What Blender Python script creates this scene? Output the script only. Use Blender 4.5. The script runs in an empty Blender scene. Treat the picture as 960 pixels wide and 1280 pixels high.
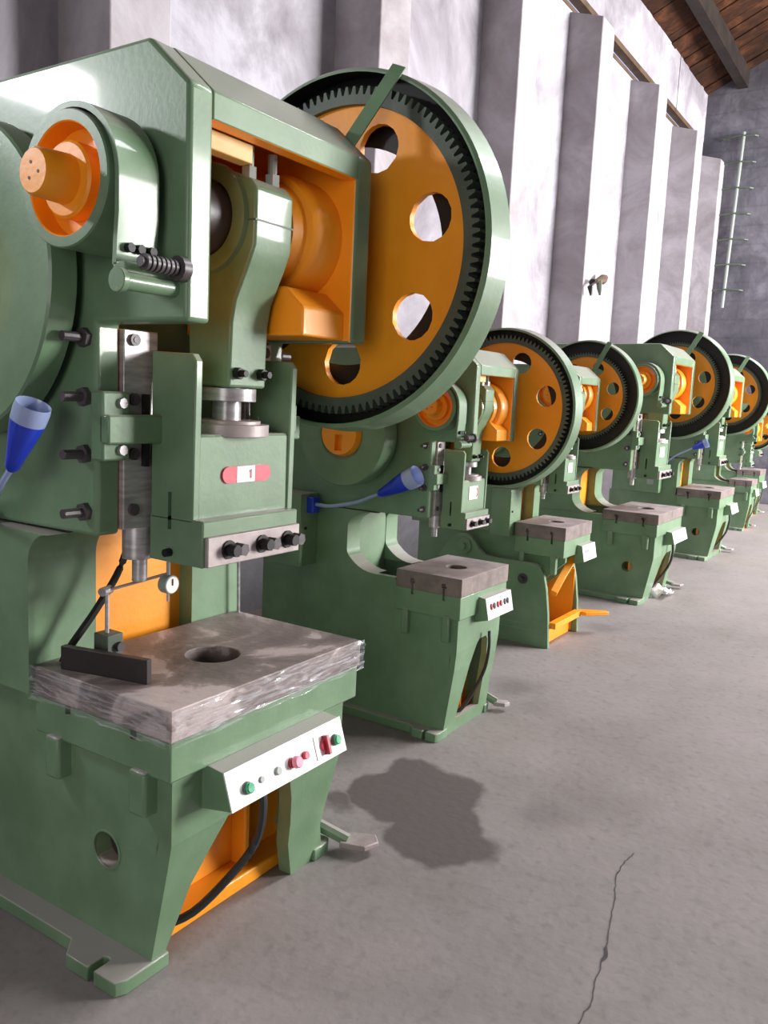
import bpy, bmesh, math, random
from mathutils import Vector, Matrix, noise
from mathutils.geometry import tessellate_polygon
random.seed(7)
SC = bpy.context.scene
COL = SC.collection
PI = math.pi

# ------------------------------------------------------------------ camera
cam_d = bpy.data.cameras.new('camera')
cam = bpy.data.objects.new('camera', cam_d)
COL.objects.link(cam)
cam_d.sensor_fit = 'VERTICAL'
cam_d.sensor_height = 36.0
cam_d.sensor_width = 27.0
cam_d.lens = 1055.0 / 1280.0 * 36.0
cam_d.clip_start = 0.05
cam_d.clip_end = 200
RX = Vector((0.5451317, -0.83703574, 0.04693189))      # image right in world axes
DN = Vector((-0.09006524, -0.11412971, -0.98937488))   # image down
FW = Vector((0.83349846, 0.53511268, -0.13760354))     # view direction
m = Matrix.Identity(4)
for i in range(3):
    m[i][0] = RX[i]; m[i][1] = -DN[i]; m[i][2] = -FW[i]
m[0][3], m[1][3], m[2][3] = 0.0, 0.0, 1.6
cam.matrix_world = m
SC.camera = cam

# ------------------------------------------------------------------ world, light, exposure
w = bpy.data.worlds.new('daylight'); SC.world = w
w.use_nodes = True
w.node_tree.nodes['Background'].inputs[0].default_value = (0.93, 0.95, 1.0, 1)
w.node_tree.nodes['Background'].inputs[1].default_value = 0.6

def area_light(name, loc, direction, sx, sy, power, col=(1, 1, 1)):
    l = bpy.data.lights.new(name, 'AREA'); l.shape = 'RECTANGLE'
    l.size = sx; l.size_y = sy; l.energy = power; l.color = col
    o = bpy.data.objects.new(name, l); COL.objects.link(o)
    o.location = loc
    o.rotation_euler = Vector(direction).to_track_quat('-Z', 'Y').to_euler()
    return o
# All four stand outside the picture, in the plane of an opening of the hall, just beyond its wall or roof.
# daylight through the window band of the aisle-side wall (opening at y = -9)
area_light('window_right_offscreen', (12.95, -9.32, 3.7), (0, 1, 0), 5.7, 4.4, 5200, (1.0, 0.975, 0.955))
# daylight through the roof light strip over the aisle (opening at the ridge)
area_light('rooflight_offscreen', (11.6, -2.5, 10.3), (0, 0, -1), 8.6, 2.0, 2100, (0.97, 0.98, 1.0))
# added fill for the rear-facing sides, in an unseen doorway behind the camera (opening at x = -7)
area_light('fill_rear_offscreen', (-7.32, -2.5, 2.1), (1, 0, 0), 4.1, 4.0, 245, (1.0, 0.98, 0.96))
# daylight through the small window in the left wall, whose glare shows on the first press's side
area_light('window_left_offscreen', (0.03, 4.13, 3.12), (0, -1, 0), 0.70, 0.36, 120, (0.95, 0.97, 1.0))

SC.view_settings.view_transform = 'Standard'
SC.view_settings.look = 'None'
SC.view_settings.gamma = 1.0
SC.view_settings.use_curve_mapping = False
SC.view_settings.exposure = 0.0

# ------------------------------------------------------------------ materials
def srgb(r, g, b):
    f = lambda c: c / 12.92 if c <= 0.04045 else ((c + 0.055) / 1.055) ** 2.4
    return (f(r / 255), f(g / 255), f(b / 255), 1)

def mat_base(name, col, rough=0.5, metal=0.0, coat=0.0, spec=0.5):
    mt = bpy.data.materials.new(name); mt.use_nodes = True
    b = mt.node_tree.nodes['Principled BSDF']
    b.inputs['Base Color'].default_value = col
    b.inputs['Roughness'].default_value = rough
    b.inputs['Metallic'].default_value = metal
    b.inputs['Coat Weight'].default_value = coat
    b.inputs['Coat Roughness'].default_value = 0.08
    b.inputs['Specular IOR Level'].default_value = spec
    return mt, mt.node_tree, b

def vary(nt, b, stops, scale, detail=6, rough=0.6, bump=0.0, coord='Object', stretch=None, dist=0.0, bscale=None):
    """colour ramp driven by object-space noise, with optional fine bump"""
    tc = nt.nodes.new('ShaderNodeTexCoord')
    src = tc.outputs[coord]
    if stretch:
        mp = nt.nodes.new('ShaderNodeMapping'); mp.inputs['Scale'].default_value = stretch
        nt.links.new(src, mp.inputs[0]); src = mp.outputs[0]
    n = nt.nodes.new('ShaderNodeTexNoise')
    n.inputs['Scale'].default_value = scale; n.inputs['Detail'].default_value = detail
    n.inputs['Roughness'].default_value = rough; n.inputs['Distortion'].default_value = dist
    nt.links.new(src, n.inputs['Vector'])
    r = nt.nodes.new('ShaderNodeValToRGB')
    els = r.color_ramp.elements
    while len(els) < len(stops): els.new(0.5)
    for e, (p, c) in zip(els, stops): e.position = p; e.color = c
    nt.links.new(n.outputs['Fac'], r.inputs[0])
    nt.links.new(r.outputs[0], b.inputs['Base Color'])
    if bump:
        n2 = nt.nodes.new('ShaderNodeTexNoise'); n2.inputs['Scale'].default_value = bscale or scale * 6
        n2.inputs['Detail'].default_value = 5
        nt.links.new(src, n2.inputs['Vector'])
        bp = nt.nodes.new('ShaderNodeBump'); bp.inputs['Strength'].default_value = bump
        bp.inputs['Distance'].default_value = 0.02
        nt.links.new(n2.outputs['Fac'], bp.inputs['Height'])
        nt.links.new(bp.outputs[0], b.inputs['Normal'])
    return src, r

MT = {}
def paint(name, c, rough=0.35, coat=0.25, amount=10):
    mt, nt, b = mat_base(name, srgb(*c), rough, 0, coat, 0.45)
    lo = srgb(*[max(0, x - amount) for x in c]); hi = srgb(*[min(255, x + amount * 0.5) for x in c])
    vary(nt, b, [(0.35, lo), (0.65, hi)], 5.0, 4, 0.55, 0.04, bscale=60)
    MT[name] = mt
paint('green', (110, 139, 107), 0.46, 0.24)
# grey workshop dust settled on the upward-facing paint
nt = MT['green'].node_tree; b = nt.nodes['Principled BSDF']
ramp = [x for x in nt.nodes if x.type == 'VALTORGB'][0]
ge = nt.nodes.new('ShaderNodeNewGeometry'); sp = nt.nodes.new('ShaderNodeSeparateXYZ'); nt.links.new(ge.outputs['True Normal'], sp.inputs[0])
mr = nt.nodes.new('ShaderNodeMapRange'); mr.interpolation_type = 'SMOOTHSTEP'
mr.inputs['From Min'].default_value = 0.45; mr.inputs['From Max'].default_value = 0.95; mr.inputs['To Max'].default_value = 0.85
nt.links.new(sp.outputs['Z'], mr.inputs['Value'])
mx = nt.nodes.new('ShaderNodeMix'); mx.data_type = 'RGBA'; mx.inputs['B'].default_value = srgb(172, 163, 160)
nt.links.new(mr.outputs[0], mx.inputs['Factor']); nt.links.new(ramp.outputs[0], mx.inputs['A']); nt.links.new(mx.outputs['Result'], b.inputs['Base Color'])
paint('orange', (255, 160, 30), 0.42, 0.2, 8)
paint('black', (20, 19, 19), 0.55, 0.0, 6)
paint('gear_grey', (84, 94, 82), 0.5, 0.0, 12)
paint('dark_steel', (78, 72, 75), 0.42, 0.0, 14)
paint('black_steel', (50, 43, 43), 0.5, 0.0, 8)
paint('cream', (226, 190, 120), 0.5, 0.1, 8)
paint('brown_frame', (88, 68, 50), 0.7, 0.0, 14)
paint('white_panel', (240, 240, 238), 0.4, 0.0, 4)
paint('red', (216, 60, 82), 0.4, 0.2, 6)
paint('pink', (238, 140, 160), 0.4, 0.2, 6)
paint('dark_red', (160, 28, 48), 0.4, 0.2, 6)
paint('button_green', (10, 150, 100), 0.25, 0.3, 4)
paint('blue', (28, 58, 190), 0.3, 0.4, 8)
paint('pale_blue', (150, 165, 205), 0.3, 0.4, 8)
paint('grey_button', (150, 158, 152), 0.4, 0.1, 6)
paint('rubber', (46, 48, 52), 0.6, 0.0, 6)
paint('paper', (232, 232, 236), 0.7, 0.0, 6)
paint('purlin_brown', (34, 23, 17), 0.85, 0.0, 14)

mt, nt, b = mat_base('steel', srgb(176, 172, 172), 0.35, 0.45)
vary(nt, b, [(0.3, srgb(150, 146, 148)), (0.7, srgb(205, 200, 202))], 9, 5, 0.6, 0.03, stretch=(1, 1, 6)); MT['steel'] = mt
mt, nt, b = mat_base('clamp_steel', srgb(172, 160, 160), 0.45, 0.2)
vary(nt, b, [(0.3, srgb(150, 138, 138)), (0.7, srgb(186, 174, 172))], 9, 5, 0.6, 0.03); MT['clamp_steel'] = mt
mt, nt, b = mat_base('bolster_steel', srgb(128, 112, 110), 0.55, 0.1)
vary(nt, b, [(0.30, srgb(82, 71, 69)), (0.46, srgb(114, 102, 98)), (0.53, srgb(134, 121, 117)), (0.57, srgb(182, 167, 164)), (0.8, srgb(190, 178, 173))],
     2.6, 7, 0.62, 0.10, dist=0.8, bscale=50); MT['bolster_steel'] = mt
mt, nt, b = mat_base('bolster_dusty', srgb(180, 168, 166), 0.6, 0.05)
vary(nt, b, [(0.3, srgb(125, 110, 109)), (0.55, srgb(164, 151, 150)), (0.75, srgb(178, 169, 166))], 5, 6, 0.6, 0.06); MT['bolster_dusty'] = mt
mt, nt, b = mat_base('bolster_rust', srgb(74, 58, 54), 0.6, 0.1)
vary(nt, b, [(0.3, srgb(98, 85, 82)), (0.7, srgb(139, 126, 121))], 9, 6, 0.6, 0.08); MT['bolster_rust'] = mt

# clear film: streaky mix of transparent and glossy white
mt, nt, b = mat_base('plastic_film', (0.62, 0.62, 0.66, 1), 0.12, 0.0, 0.5)
tc = nt.nodes.new('ShaderNodeTexCoord'); mp = nt.nodes.new('ShaderNodeMapping')
mp.inputs['Scale'].default_value = (3.5, 3.5, 38)
nt.links.new(tc.outputs['Object'], mp.inputs[0])
n = nt.nodes.new('ShaderNodeTexNoise'); n.inputs['Scale'].default_value = 2.2; n.inputs['Detail'].default_value = 6
n.inputs['Distortion'].default_value = 1.4
nt.links.new(mp.outputs[0], n.inputs['Vector'])
r = nt.nodes.new('ShaderNodeValToRGB')
r.color_ramp.elements[0].position = 0.44; r.color_ramp.elements[0].color = (0.05, 0.05, 0.05, 1)
r.color_ramp.elements[1].position = 0.80; r.color_ramp.elements[1].color = (0.75, 0.75, 0.75, 1)
nt.links.new(n.outputs['Fac'], r.inputs[0]); nt.links.new(r.outputs[0], b.inputs['Alpha'])
MT['plastic_film'] = mt

# whitewashed wall
def wall_mat(name, stops, scale, brick=False):
    mt, nt, b = mat_base(name, stops[0][1], 0.9, 0, 0, 0.2)
    vary(nt, b, stops, scale, 8, 0.65, 0.35, coord='Object', dist=0.5, bscale=9)
    if brick:
        r = [x for x in nt.nodes if x.type == 'VALTORGB'][0]
        tc = nt.nodes.new('ShaderNodeTexCoord')
        sep = nt.nodes.new('ShaderNodeSeparateXYZ'); nt.links.new(tc.outputs['Object'], sep.inputs[0])
        cmb = nt.nodes.new('ShaderNodeCombineXYZ')
        nt.links.new(sep.outputs['Y'], cmb.inputs['X']); nt.links.new(sep.outputs['Z'], cmb.inputs['Y'])
        bk = nt.nodes.new('ShaderNodeTexBrick'); bk.inputs['Scale'].default_value = 1.0
        bk.inputs['Brick Width'].default_value = 0.9; bk.inputs['Row Height'].default_value = 0.32
        bk.inputs['Mortar Size'].default_value = 0.025; bk.inputs['Mortar Smooth'].default_value = 0.9
        bk.inputs['Color1'].default_value = (1, 1, 1, 1); bk.inputs['Color2'].default_value = (0.93, 0.93, 0.95, 1)
        bk.inputs['Mortar'].default_value = (0.84, 0.84, 0.86, 1)
        nt.links.new(cmb.outputs[0], bk.inputs['Vector'])
        mx = nt.nodes.new('ShaderNodeMix'); mx.data_type = 'RGBA'; mx.blend_type = 'MULTIPLY'
        mx.inputs['Factor'].default_value = 1.0
        nt.links.new(r.outputs[0], mx.inputs['A']); nt.links.new(bk.outputs['Color'], mx.inputs['B'])
        nt.links.new(mx.outputs['Result'], b.inputs['Base Color'])
    MT[name] = mt
wall_mat('whitewash', [(0.32, srgb(125, 120, 127)), (0.5, srgb(158, 154, 162)), (0.62, srgb(183, 181, 190))], 1.1)
wall_mat('pilaster_plaster', [(0.32, srgb(141, 134, 137)), (0.5, srgb(164, 158, 162)), (0.66, srgb(183, 178, 184))], 1.3)
wall_mat('grey_block', [(0.30, srgb(75, 73, 80)), (0.5, srgb(96, 94, 102)), (0.66, srgb(130, 128, 137))], 0.9, True)
wall_mat('roof_brown', [(0.3, srgb(30, 18, 12)), (0.5, srgb(56, 33, 20)), (0.7, srgb(92, 56, 34))], 3.0)

# concrete floor with the oil stain as a dark, slightly glossy patch of its own outline
def floor_mat():
    mt, nt, b = mat_base('concrete', srgb(137, 130, 128), 0.75, 0, 0, 0.3)
    src, ramp = vary(nt, b, [(0.30, srgb(126, 118, 115)), (0.5, srgb(137, 130, 128)), (0.7, srgb(148, 139, 138))], 1.2, 9, 0.7, 0.12, bscale=26)
    L = nt.links
    n2 = nt.nodes.new('ShaderNodeTexNoise'); n2.inputs['Scale'].default_value = 22; n2.inputs['Detail'].default_value = 4
    L.new(src, n2.inputs['Vector'])
    r2 = nt.nodes.new('ShaderNodeValToRGB')
    r2.color_ramp.elements[0].position = 0.30; r2.color_ramp.elements[0].color = (0.86, 0.86, 0.86, 1)
    r2.color_ramp.elements[1].position = 0.46; r2.color_ramp.elements[1].color = (1, 1, 1, 1)
    L.new(n2.outputs['Fac'], r2.inputs[0])
    mx = nt.nodes.new('ShaderNodeMix'); mx.data_type = 'RGBA'; mx.blend_type = 'MULTIPLY'; mx.inputs['Factor'].default_value = 1
    L.new(ramp.outputs[0], mx.inputs['A']); L.new(r2.outputs[0], mx.inputs['B'])
    # warped coordinates for stain outlines
    n3 = nt.nodes.new('ShaderNodeTexNoise'); n3.inputs['Scale'].default_value = 3.2; n3.inputs['Detail'].default_value = 4
    L.new(src, n3.inputs['Vector'])
    sub = nt.nodes.new('ShaderNodeVectorMath'); sub.operation = 'SUBTRACT'; sub.inputs[1].default_value = (0.5, 0.5, 0.5)
    L.new(n3.outputs['Color'], sub.inputs[0])
    scl = nt.nodes.new('ShaderNodeVectorMath'); scl.operation = 'SCALE'; scl.inputs['Scale'].default_value = 0.26
    L.new(sub.outputs[0], scl.inputs[0])
    add = nt.nodes.new('ShaderNodeVectorMath'); add.operation = 'ADD'
    L.new(src, add.inputs[0]); L.new(scl.outputs[0], add.inputs[1])
    flat = nt.nodes.new('ShaderNodeVectorMath'); flat.operation = 'MULTIPLY'; flat.inputs[1].default_value = (1, 1, 0)
    L.new(add.outputs[0], flat.inputs[0])
    def blob(cx, cy, rad, soft):
        d = nt.nodes.new('ShaderNodeVectorMath'); d.operation = 'DISTANCE'; d.inputs[1].default_value = (cx, cy, 0)
        L.new(flat.outputs[0], d.inputs[0])
        mr = nt.nodes.new('ShaderNodeMapRange'); mr.interpolation_type = 'SMOOTHSTEP'
        mr.inputs['From Min'].default_value = rad + soft; mr.inputs['From Max'].default_value = rad - soft
        L.new(d.outputs['Value'], mr.inputs['Value']); return mr.outputs[0]
    acc = None
    for (cx, cy, rad, soft, k) in STAINS:
        o = blob(cx, cy, rad, soft)
        ml = nt.nodes.new('ShaderNodeMath'); ml.operation = 'MULTIPLY'; ml.inputs[1].default_value = k
        L.new(o, ml.inputs[0]); o = ml.outputs[0]
        if acc is None: acc = o
        else:
            mxm = nt.nodes.new('ShaderNodeMath'); mxm.operation = 'MAXIMUM'
            L.new(acc, mxm.inputs[0]); L.new(o, mxm.inputs[1]); acc = mxm.outputs[0]
    st = nt.nodes.new('ShaderNodeMix'); st.data_type = 'RGBA'
    L.new(acc, st.inputs['Factor']); L.new(mx.outputs['Result'], st.inputs['A'])
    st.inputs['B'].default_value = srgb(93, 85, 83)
    L.new(st.outputs['Result'], b.inputs['Base Color'])
    MT['concrete'] = mt
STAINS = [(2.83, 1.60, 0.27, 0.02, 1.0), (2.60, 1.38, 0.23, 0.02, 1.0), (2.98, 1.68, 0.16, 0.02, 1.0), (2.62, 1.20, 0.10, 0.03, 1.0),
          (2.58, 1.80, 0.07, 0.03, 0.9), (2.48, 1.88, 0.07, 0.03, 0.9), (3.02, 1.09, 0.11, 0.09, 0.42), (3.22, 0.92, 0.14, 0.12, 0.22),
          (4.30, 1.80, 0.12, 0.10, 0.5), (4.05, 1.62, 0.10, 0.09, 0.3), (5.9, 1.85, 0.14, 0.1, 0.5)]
floor_mat()

# ------------------------------------------------------------------ mesh helpers
def BM(): return bmesh.new()

def box(bm, x0, x1, y0, y1, z0, z1):
    v = [bm.verts.new(p) for p in ((x0, y0, z0), (x1, y0, z0), (x1, y1, z0), (x0, y1, z0),
                                   (x0, y0, z1), (x1, y0, z1), (x1, y1, z1), (x0, y1, z1))]
    for f in ((0, 3, 2, 1), (4, 5, 6, 7), (0, 1, 5, 4), (1, 2, 6, 5), (2, 3, 7, 6), (3, 0, 4, 7)):
        bm.faces.new([v[i] for i in f])
    return bm

def prism(bm, poly, axis, a0, a1):
    """extrude a 2-D polygon along an axis: axis 0 -> poly is (y,z), 1 -> (x,z), 2 -> (x,y)"""
    def P(p, a):
        return (a, p[0], p[1]) if axis == 0 else ((p[0], a, p[1]) if axis == 1 else (p[0], p[1], a))
    A = [bm.verts.new(P(p, a0)) for p in poly]; B = [bm.verts.new(P(p, a1)) for p in poly]
    n = len(poly)
    fa = bm.faces.new(A); fb = bm.faces.new(B[::-1])
    for i in range(n):
        bm.faces.new((A[i], B[i], B[(i + 1) % n], A[(i + 1) % n]))
    bmesh.ops.recalc_face_normals(bm, faces=bm.faces)
    return bm

def prism_hole(bm, poly, hole, a0, a1):
    """extrude a (y,z) polygon with one hole along X"""
    tris = tessellate_polygon([[Vector((p[0], p[1], 0)) for p in poly], [Vector((p[0], p[1], 0)) for p in hole]])
    pts = list(poly) + list(hole)
    A = [bm.verts.new((a0, p[0], p[1])) for p in pts]; B = [bm.verts.new((a1, p[0], p[1])) for p in pts]
    for t in tris:
        bm.faces.new([A[k] for k in t]); bm.faces.new([B[k] for k in reversed(t)])
    for lo, n in ((0, len(poly)), (len(poly), len(hole))):
        for k in range(n):
            i, j = lo + k, lo + (k + 1) % n
            bm.faces.new((A[i], B[i], B[j], A[j]))
    bmesh.ops.recalc_face_normals(bm, faces=bm.faces)
    return bm

CUTS = []
def cut(o, bm):
    """queue a real recess: the cutter is subtracted from o at the end of the script and then deleted"""
    me = bpy.data.meshes.new('cutter'); bmesh.ops.recalc_face_normals(bm, faces=bm.faces); bm.to_mesh(me); bm.free()
    c = bpy.data.objects.new('cutter', me); COL.objects.link(c); c.parent = o.parent
    md = o.modifiers.new('recess', 'BOOLEAN'); md.operation = 'DIFFERENCE'; md.solver = 'EXACT'; md.object = c
    CUTS.append((o, c))

def frame_of(d):
    d = Vector(d).normalized()
    u = d.orthogonal().normalized(); return u, d.cross(u)

def cyl(bm, p0, p1, r0, r1=None, n=16, cap=True):
    r1 = r0 if r1 is None else r1
    p0, p1 = Vector(p0), Vector(p1); u, v = frame_of(p1 - p0)
    A = []; B = []
    for i in range(n):
        a = 2 * PI * i / n; q = u * math.cos(a) + v * math.sin(a)
        A.append(bm.verts.new(p0 + q * r0)); B.append(bm.verts.new(p1 + q * r1))
    for i in range(n): bm.faces.new((A[i], A[(i + 1) % n], B[(i + 1) % n], B[i]))
    if cap: bm.faces.new(A[::-1]); bm.faces.new(B)
    return bm

def lathe_x(bm, cy, cz, prof, n=48, closed=True):
    """revolve (x, r) profile about the X-parallel axis through (cy, cz)"""
    rings = []
    for (x, r) in prof:
        if r < 1e-6: rings.append([bm.verts.new((x, cy, cz))])
        else: rings.append([bm.verts.new((x, cy + r * math.cos(2 * PI * i / n), cz + r * math.sin(2 * PI * i / n))) for i in range(n)])
    k = len(rings)
    for j in range(k if closed else k - 1):
        a, b = rings[j], rings[(j + 1) % k]
        if len(a) == 1 and len(b) == 1: continue
        for i in range(n):
            i2 = (i + 1) % n
            if len(a) == 1: bm.faces.new((a[0], b[i], b[i2]))
            elif len(b) == 1: bm.faces.new((a[i], b[0], a[i2]))
            else: bm.faces.new((a[i], b[i], b[i2], a[i2]))
    bmesh.ops.recalc_face_normals(bm, faces=bm.faces)
    return bm

def tube(bm, pts, rad, n=8):
    pts = [Vector(p) for p in pts]; rings = []
    for i, p in enumerate(pts):
        d = pts[min(i + 1, len(pts) - 1)] - pts[max(i - 1, 0)]
        d.normalize()
        ref = Vector((0.31, 0.17, 0.93)) if abs(d.z) < 0.9 else Vector((1, 0.2, 0))
        u = d.cross(ref).normalized(); v = d.cross(u)
        r = rad[i] if isinstance(rad, (list, tuple)) else rad
        rings.append([bm.verts.new(p + (u * math.cos(2 * PI * k / n) + v * math.sin(2 * PI * k / n)) * r) for k in range(n)])
    for a, b in zip(rings, rings[1:]):
        for k in range(n): bm.faces.new((a[k], a[(k + 1) % n], b[(k + 1) % n], b[k]))
    bm.faces.new(rings[0][::-1]); bm.faces.new(rings[-1])
    bmesh.ops.recalc_face_normals(bm, faces=bm.faces)
    return bm

def curve_pts(ctrl, n=24):
    """Catmull-Rom through control points"""
    c = [Vector(p) for p in ctrl]; c = [c[0] * 2 - c[1]] + c + [c[-1] * 2 - c[-2]]
    out = []; seg = len(c) - 3
    for i in range(n + 1):
        t = i / n * seg; k = min(int(t), seg - 1); u = t - k
        p0, p1, p2, p3 = c[k:k + 4]
        out.append(0.5 * ((2 * p1) + (p2 - p0) * u + (2 * p0 - 5 * p1 + 4 * p2 - p3) * u * u + (3 * p1 - p0 - 3 * p2 + p3) * u ** 3))
    return out

def obj(name, bm, mat, parent=None, bevel=0.0, smooth=35, mats=None, pick=None, seg=2):
    me = bpy.data.meshes.new(name)
    bm.normal_update()
    if pick:
        for f in bm.faces: f.material_index = pick(f)
    bm.to_mesh(me); bm.free()
    for mm in (mats or [mat]): me.materials.append(MT[mm])
    for p in me.polygons: p.use_smooth = True
    me.set_sharp_from_angle(angle=math.radians(smooth))
    o = bpy.data.objects.new(name, me); COL.objects.link(o)
    if parent: o.parent = parent
    if bevel:
        md = o.modifiers.new('edge', 'BEVEL'); md.width = bevel; md.segments = seg; md.limit_method = 'ANGLE'
        md.angle_limit = math.radians(40)
    return o

def tag(o, label, cat, group=None):
    o['label'] = label; o['category'] = cat
    if group: o['group'] = group
    return o

def empty(name, loc, rz=0):
    o = bpy.data.objects.new(name, None); COL.objects.link(o)
    o.location = loc; o.rotation_euler = (0, 0, rz); o.empty_display_size = 0.1
    return o

def struct(o, label=None):
    o['kind'] = 'structure'
    if label: o['label'] = label
    return o

# ------------------------------------------------------------------ the hall
YW, YR, XE = 3.6, 4.0, 16.1          # pilaster faces, wall face, end wall
X0, YO, ZT = -7.0, -9.0, 7.05        # rear end, aisle-side wall, wall head
fl = struct(obj('floor', box(BM(), X0, XE, YO, YR, -0.15, 0.0), 'concrete'), 'worn grey concrete workshop floor with a dark oil stain')

# crack in the concrete: a thin sunken-looking ribbon following the photographed line
bm = BM()
ck = curve_pts([(2.93, 0.735, 0), (2.83, 0.745, 0), (2.713, 0.735, 0), (2.60, 0.70, 0), (2.441, 0.668, 0), (2.30, 0.635, 0), (2.184, 0.622, 0), (2.08, 0.598, 0), (1.95, 0.60, 0), (1.80, 0.57, 0)], 70)
L_, R_ = [], []
for i, p in enumerate(ck):
    wv = 0.0014 + 0.0024 * abs(noise.noise(Vector((i * 0.37, 2.1, 0)))) + (0.004 if 36 < i < 41 else 0)
    j = 0.008 * noise.noise(Vector((i * 0.5, 0.3, 5)))
    L_.append(bm.verts.new((p.x, p.y + j - wv, 0.0012))); R_.append(bm.verts.new((p.x, p.y + j + wv, 0.0012)))
for i in range(len(ck) - 1): bm.faces.new((L_[i], L_[i + 1], R_[i + 1], R_[i]))
obj('floor_crack', bm, 'dark_steel', fl)['label'] = 'thin dark crack running across the concrete'

# left wall with window slits under the wall head and a window opening in the bay behind the first press
PIL_X = [-3.93, -1.65, 0.65, 2.92, 5.26, 7.55, 9.64, 11.93, 14.08, 15.80]
PIL_W = 0.40
bm = BM()
WZ0, WZ1 = 2.93, 3.31
WX0, WX1 = -0.33, 0.39
box(bm, X0, XE + 0.3, YR, YR + 0.3, 0, WZ0)
box(bm, X0, WX0, YR, YR + 0.3, WZ0, WZ1)
box(bm, WX1, XE + 0.3, YR, YR + 0.3, WZ0, WZ1)
box(bm, X0, XE + 0.3, YR, YR + 0.3, WZ1, 6.02)
box(bm, X0, 14.20, YR, YR + 0.3, 6.27, ZT + 0.05); box(bm, 14.235, XE + 0.3, YR, YR + 0.3, 6.27, ZT + 0.05)
wl = struct(obj('wall_left', bm, 'whitewash'), 'whitewashed wall with pilasters behind the row of presses')
for px in PIL_X:
    bm = BM()
    prism(bm, [(YW, 0), (YW, 5.88), (YR + 0.01, 6.0), (YR + 0.01, 0)], 0, px, min(px + PIL_W, XE - 0.005))
    obj('pilaster', bm, 'pilaster_plaster', wl, 0.012)
# dark joint in the wall head
obj('wall_joint', box(BM(), 14.19, 14.245, YR + 0.12, YR + 0.25, 6.27, ZT), 'whitewash', wl)
nwin = 0
for a, b_ in zip(PIL_X, PIL_X[1:]):
    nwin += 1
    x0, x1 = a + 0.2, b_ + 0.2
    wn = struct(obj('window_%d' % nwin, box(box(BM(), x0, x1, YR - 0.02, YR + 0.16, 6.20, 6.27), x0, x1, YR - 0.01, YR + 0.16, 6.02, 6.06), 'brown_frame'))
    obj('window_bar', box(BM(), x0, x1, YR + 0.06, YR + 0.10, 6.12, 6.145), 'brown_frame', wn)
    obj('pane', box(BM(), x0, x1, YR + 0.10, YR + 0.11, 6.05, 6.21), 'pale_blue', wn)
wn = struct(obj('window_%d' % (nwin + 1), box(box(BM(), WX0, WX1, YR + 0.05, YR + 0.12, WZ0, WZ0 + 0.06), WX0, WX1, YR + 0.05, YR + 0.12, WZ1 - 0.06, WZ1), 'brown_frame'))
for x in (WX0, WX1 - 0.05): obj('window_bar', box(BM(), x, x + 0.05, YR + 0.05, YR + 0.12, WZ0, WZ1), 'brown_frame', wn)

# end wall with gable, rear wall, aisle-side wall with a long window band
RS = 0.477                                                  # roof slope
YRIDGE = -2.5; ZR = ZT + RS * (YR - YRIDGE)
we = struct(obj('wall_end', prism(BM(), [(YO, 0), (YR + 0.3, 0), (YR + 0.3, ZT - 0.1), (YRIDGE, ZR), (YO, ZT)], 0, XE, XE + 0.3), 'grey_block'),
            'grey block gable wall at the far end of the hall')
bm = BM()
box(bm, X0 - 0.3, X0, YO, -4.6, 0, 4.3); box(bm, X0 - 0.3, X0, -0.4, YR + 0.3, 0, 4.3)
prism(bm, [(YO, 4.3), (YR + 0.3, 4.3), (YR + 0.3, ZT - 0.1), (YRIDGE, ZR), (YO, ZT)], 0, X0 - 0.3, X0)
struct(obj('wall_rear', bm, 'grey_block'))
bm = BM()
box(bm, X0, XE, YO - 0.3, YO, 0, 1.4); box(bm, X0, XE, YO - 0.3, YO, 6.5, ZT + 0.1)
box(bm, X0, 10.0, YO - 0.3, YO, 1.4, 6.5)
for x in (12.9, 15.9): box(bm, x, min(x + 0.3, XE), YO - 0.3, YO, 1.4, 6.5)
struct(obj('wall_right', bm, 'grey_block'))

# roof: boards laid along the hall on rafters
def roof_z(y): return ZT + RS * (YR - y)
bm = BM()
prism(bm, [(YR + 0.35, roof_z(YR + 0.35) + 0.06), (YRIDGE + 1.0, roof_z(YRIDGE + 1.0) + 0.06), (YRIDGE + 1.0, roof_z(YRIDGE + 1.0) + 0.12), (YR + 0.35, roof_z(YR + 0.35) + 0.12)], 0, X0 - 0.3, XE + 0.3)
prism(bm, [(YO - 0.35, ZT - 0.1), (YRIDGE - 1.0, ZR - 0.5), (YRIDGE - 1.0, ZR - 0.4), (YO - 0.35, ZT)], 0, X0 - 0.3, XE + 0.3)
prism(bm, [(YRIDGE + 1.0, ZR - 0.41), (YRIDGE, ZR + 0.07), (YRIDGE - 1.0, ZR - 0.41), (YRIDGE - 1.0, ZR - 0.36), (YRIDGE, ZR + 0.12), (YRIDGE + 1.0, ZR - 0.36)], 0, X0 - 0.3, 7.1)
ce = struct(obj('ceiling', bm, 'roof_brown'), 'dark brown boarded roof slope above the wall')
ya, yb_ = YR + 0.02, YRIDGE + 1.0
x = 2.0
while x < XE - 0.05:
    wv = 0.16 + 0.10 * random.random(); x2 = min(x + wv, XE - 0.003); dz = 0.035 * random.random()
    pl_ = [(ya, roof_z(ya) + dz), (yb_, roof_z(yb_) + dz), (yb_, roof_z(yb_) + 0.065), (ya, roof_z(ya) + 0.065)]
    obj('roof_board', prism(BM(), pl_, 0, x, x2 - 0.012), 'roof_brown', ce)
    x = x2
for y in (3.50, 2.05, 0.55, -0.95):
    obj('purlin', prism(BM(), [(y, roof_z(y) + 0.02), (y, roof_z(y) - 0.20), (y - 0.16, roof_z(y) - 0.20), (y - 0.16, roof_z(y - 0.16) + 0.02)], 0, X0, XE - 0.003), 'purlin_brown', ce)

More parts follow.
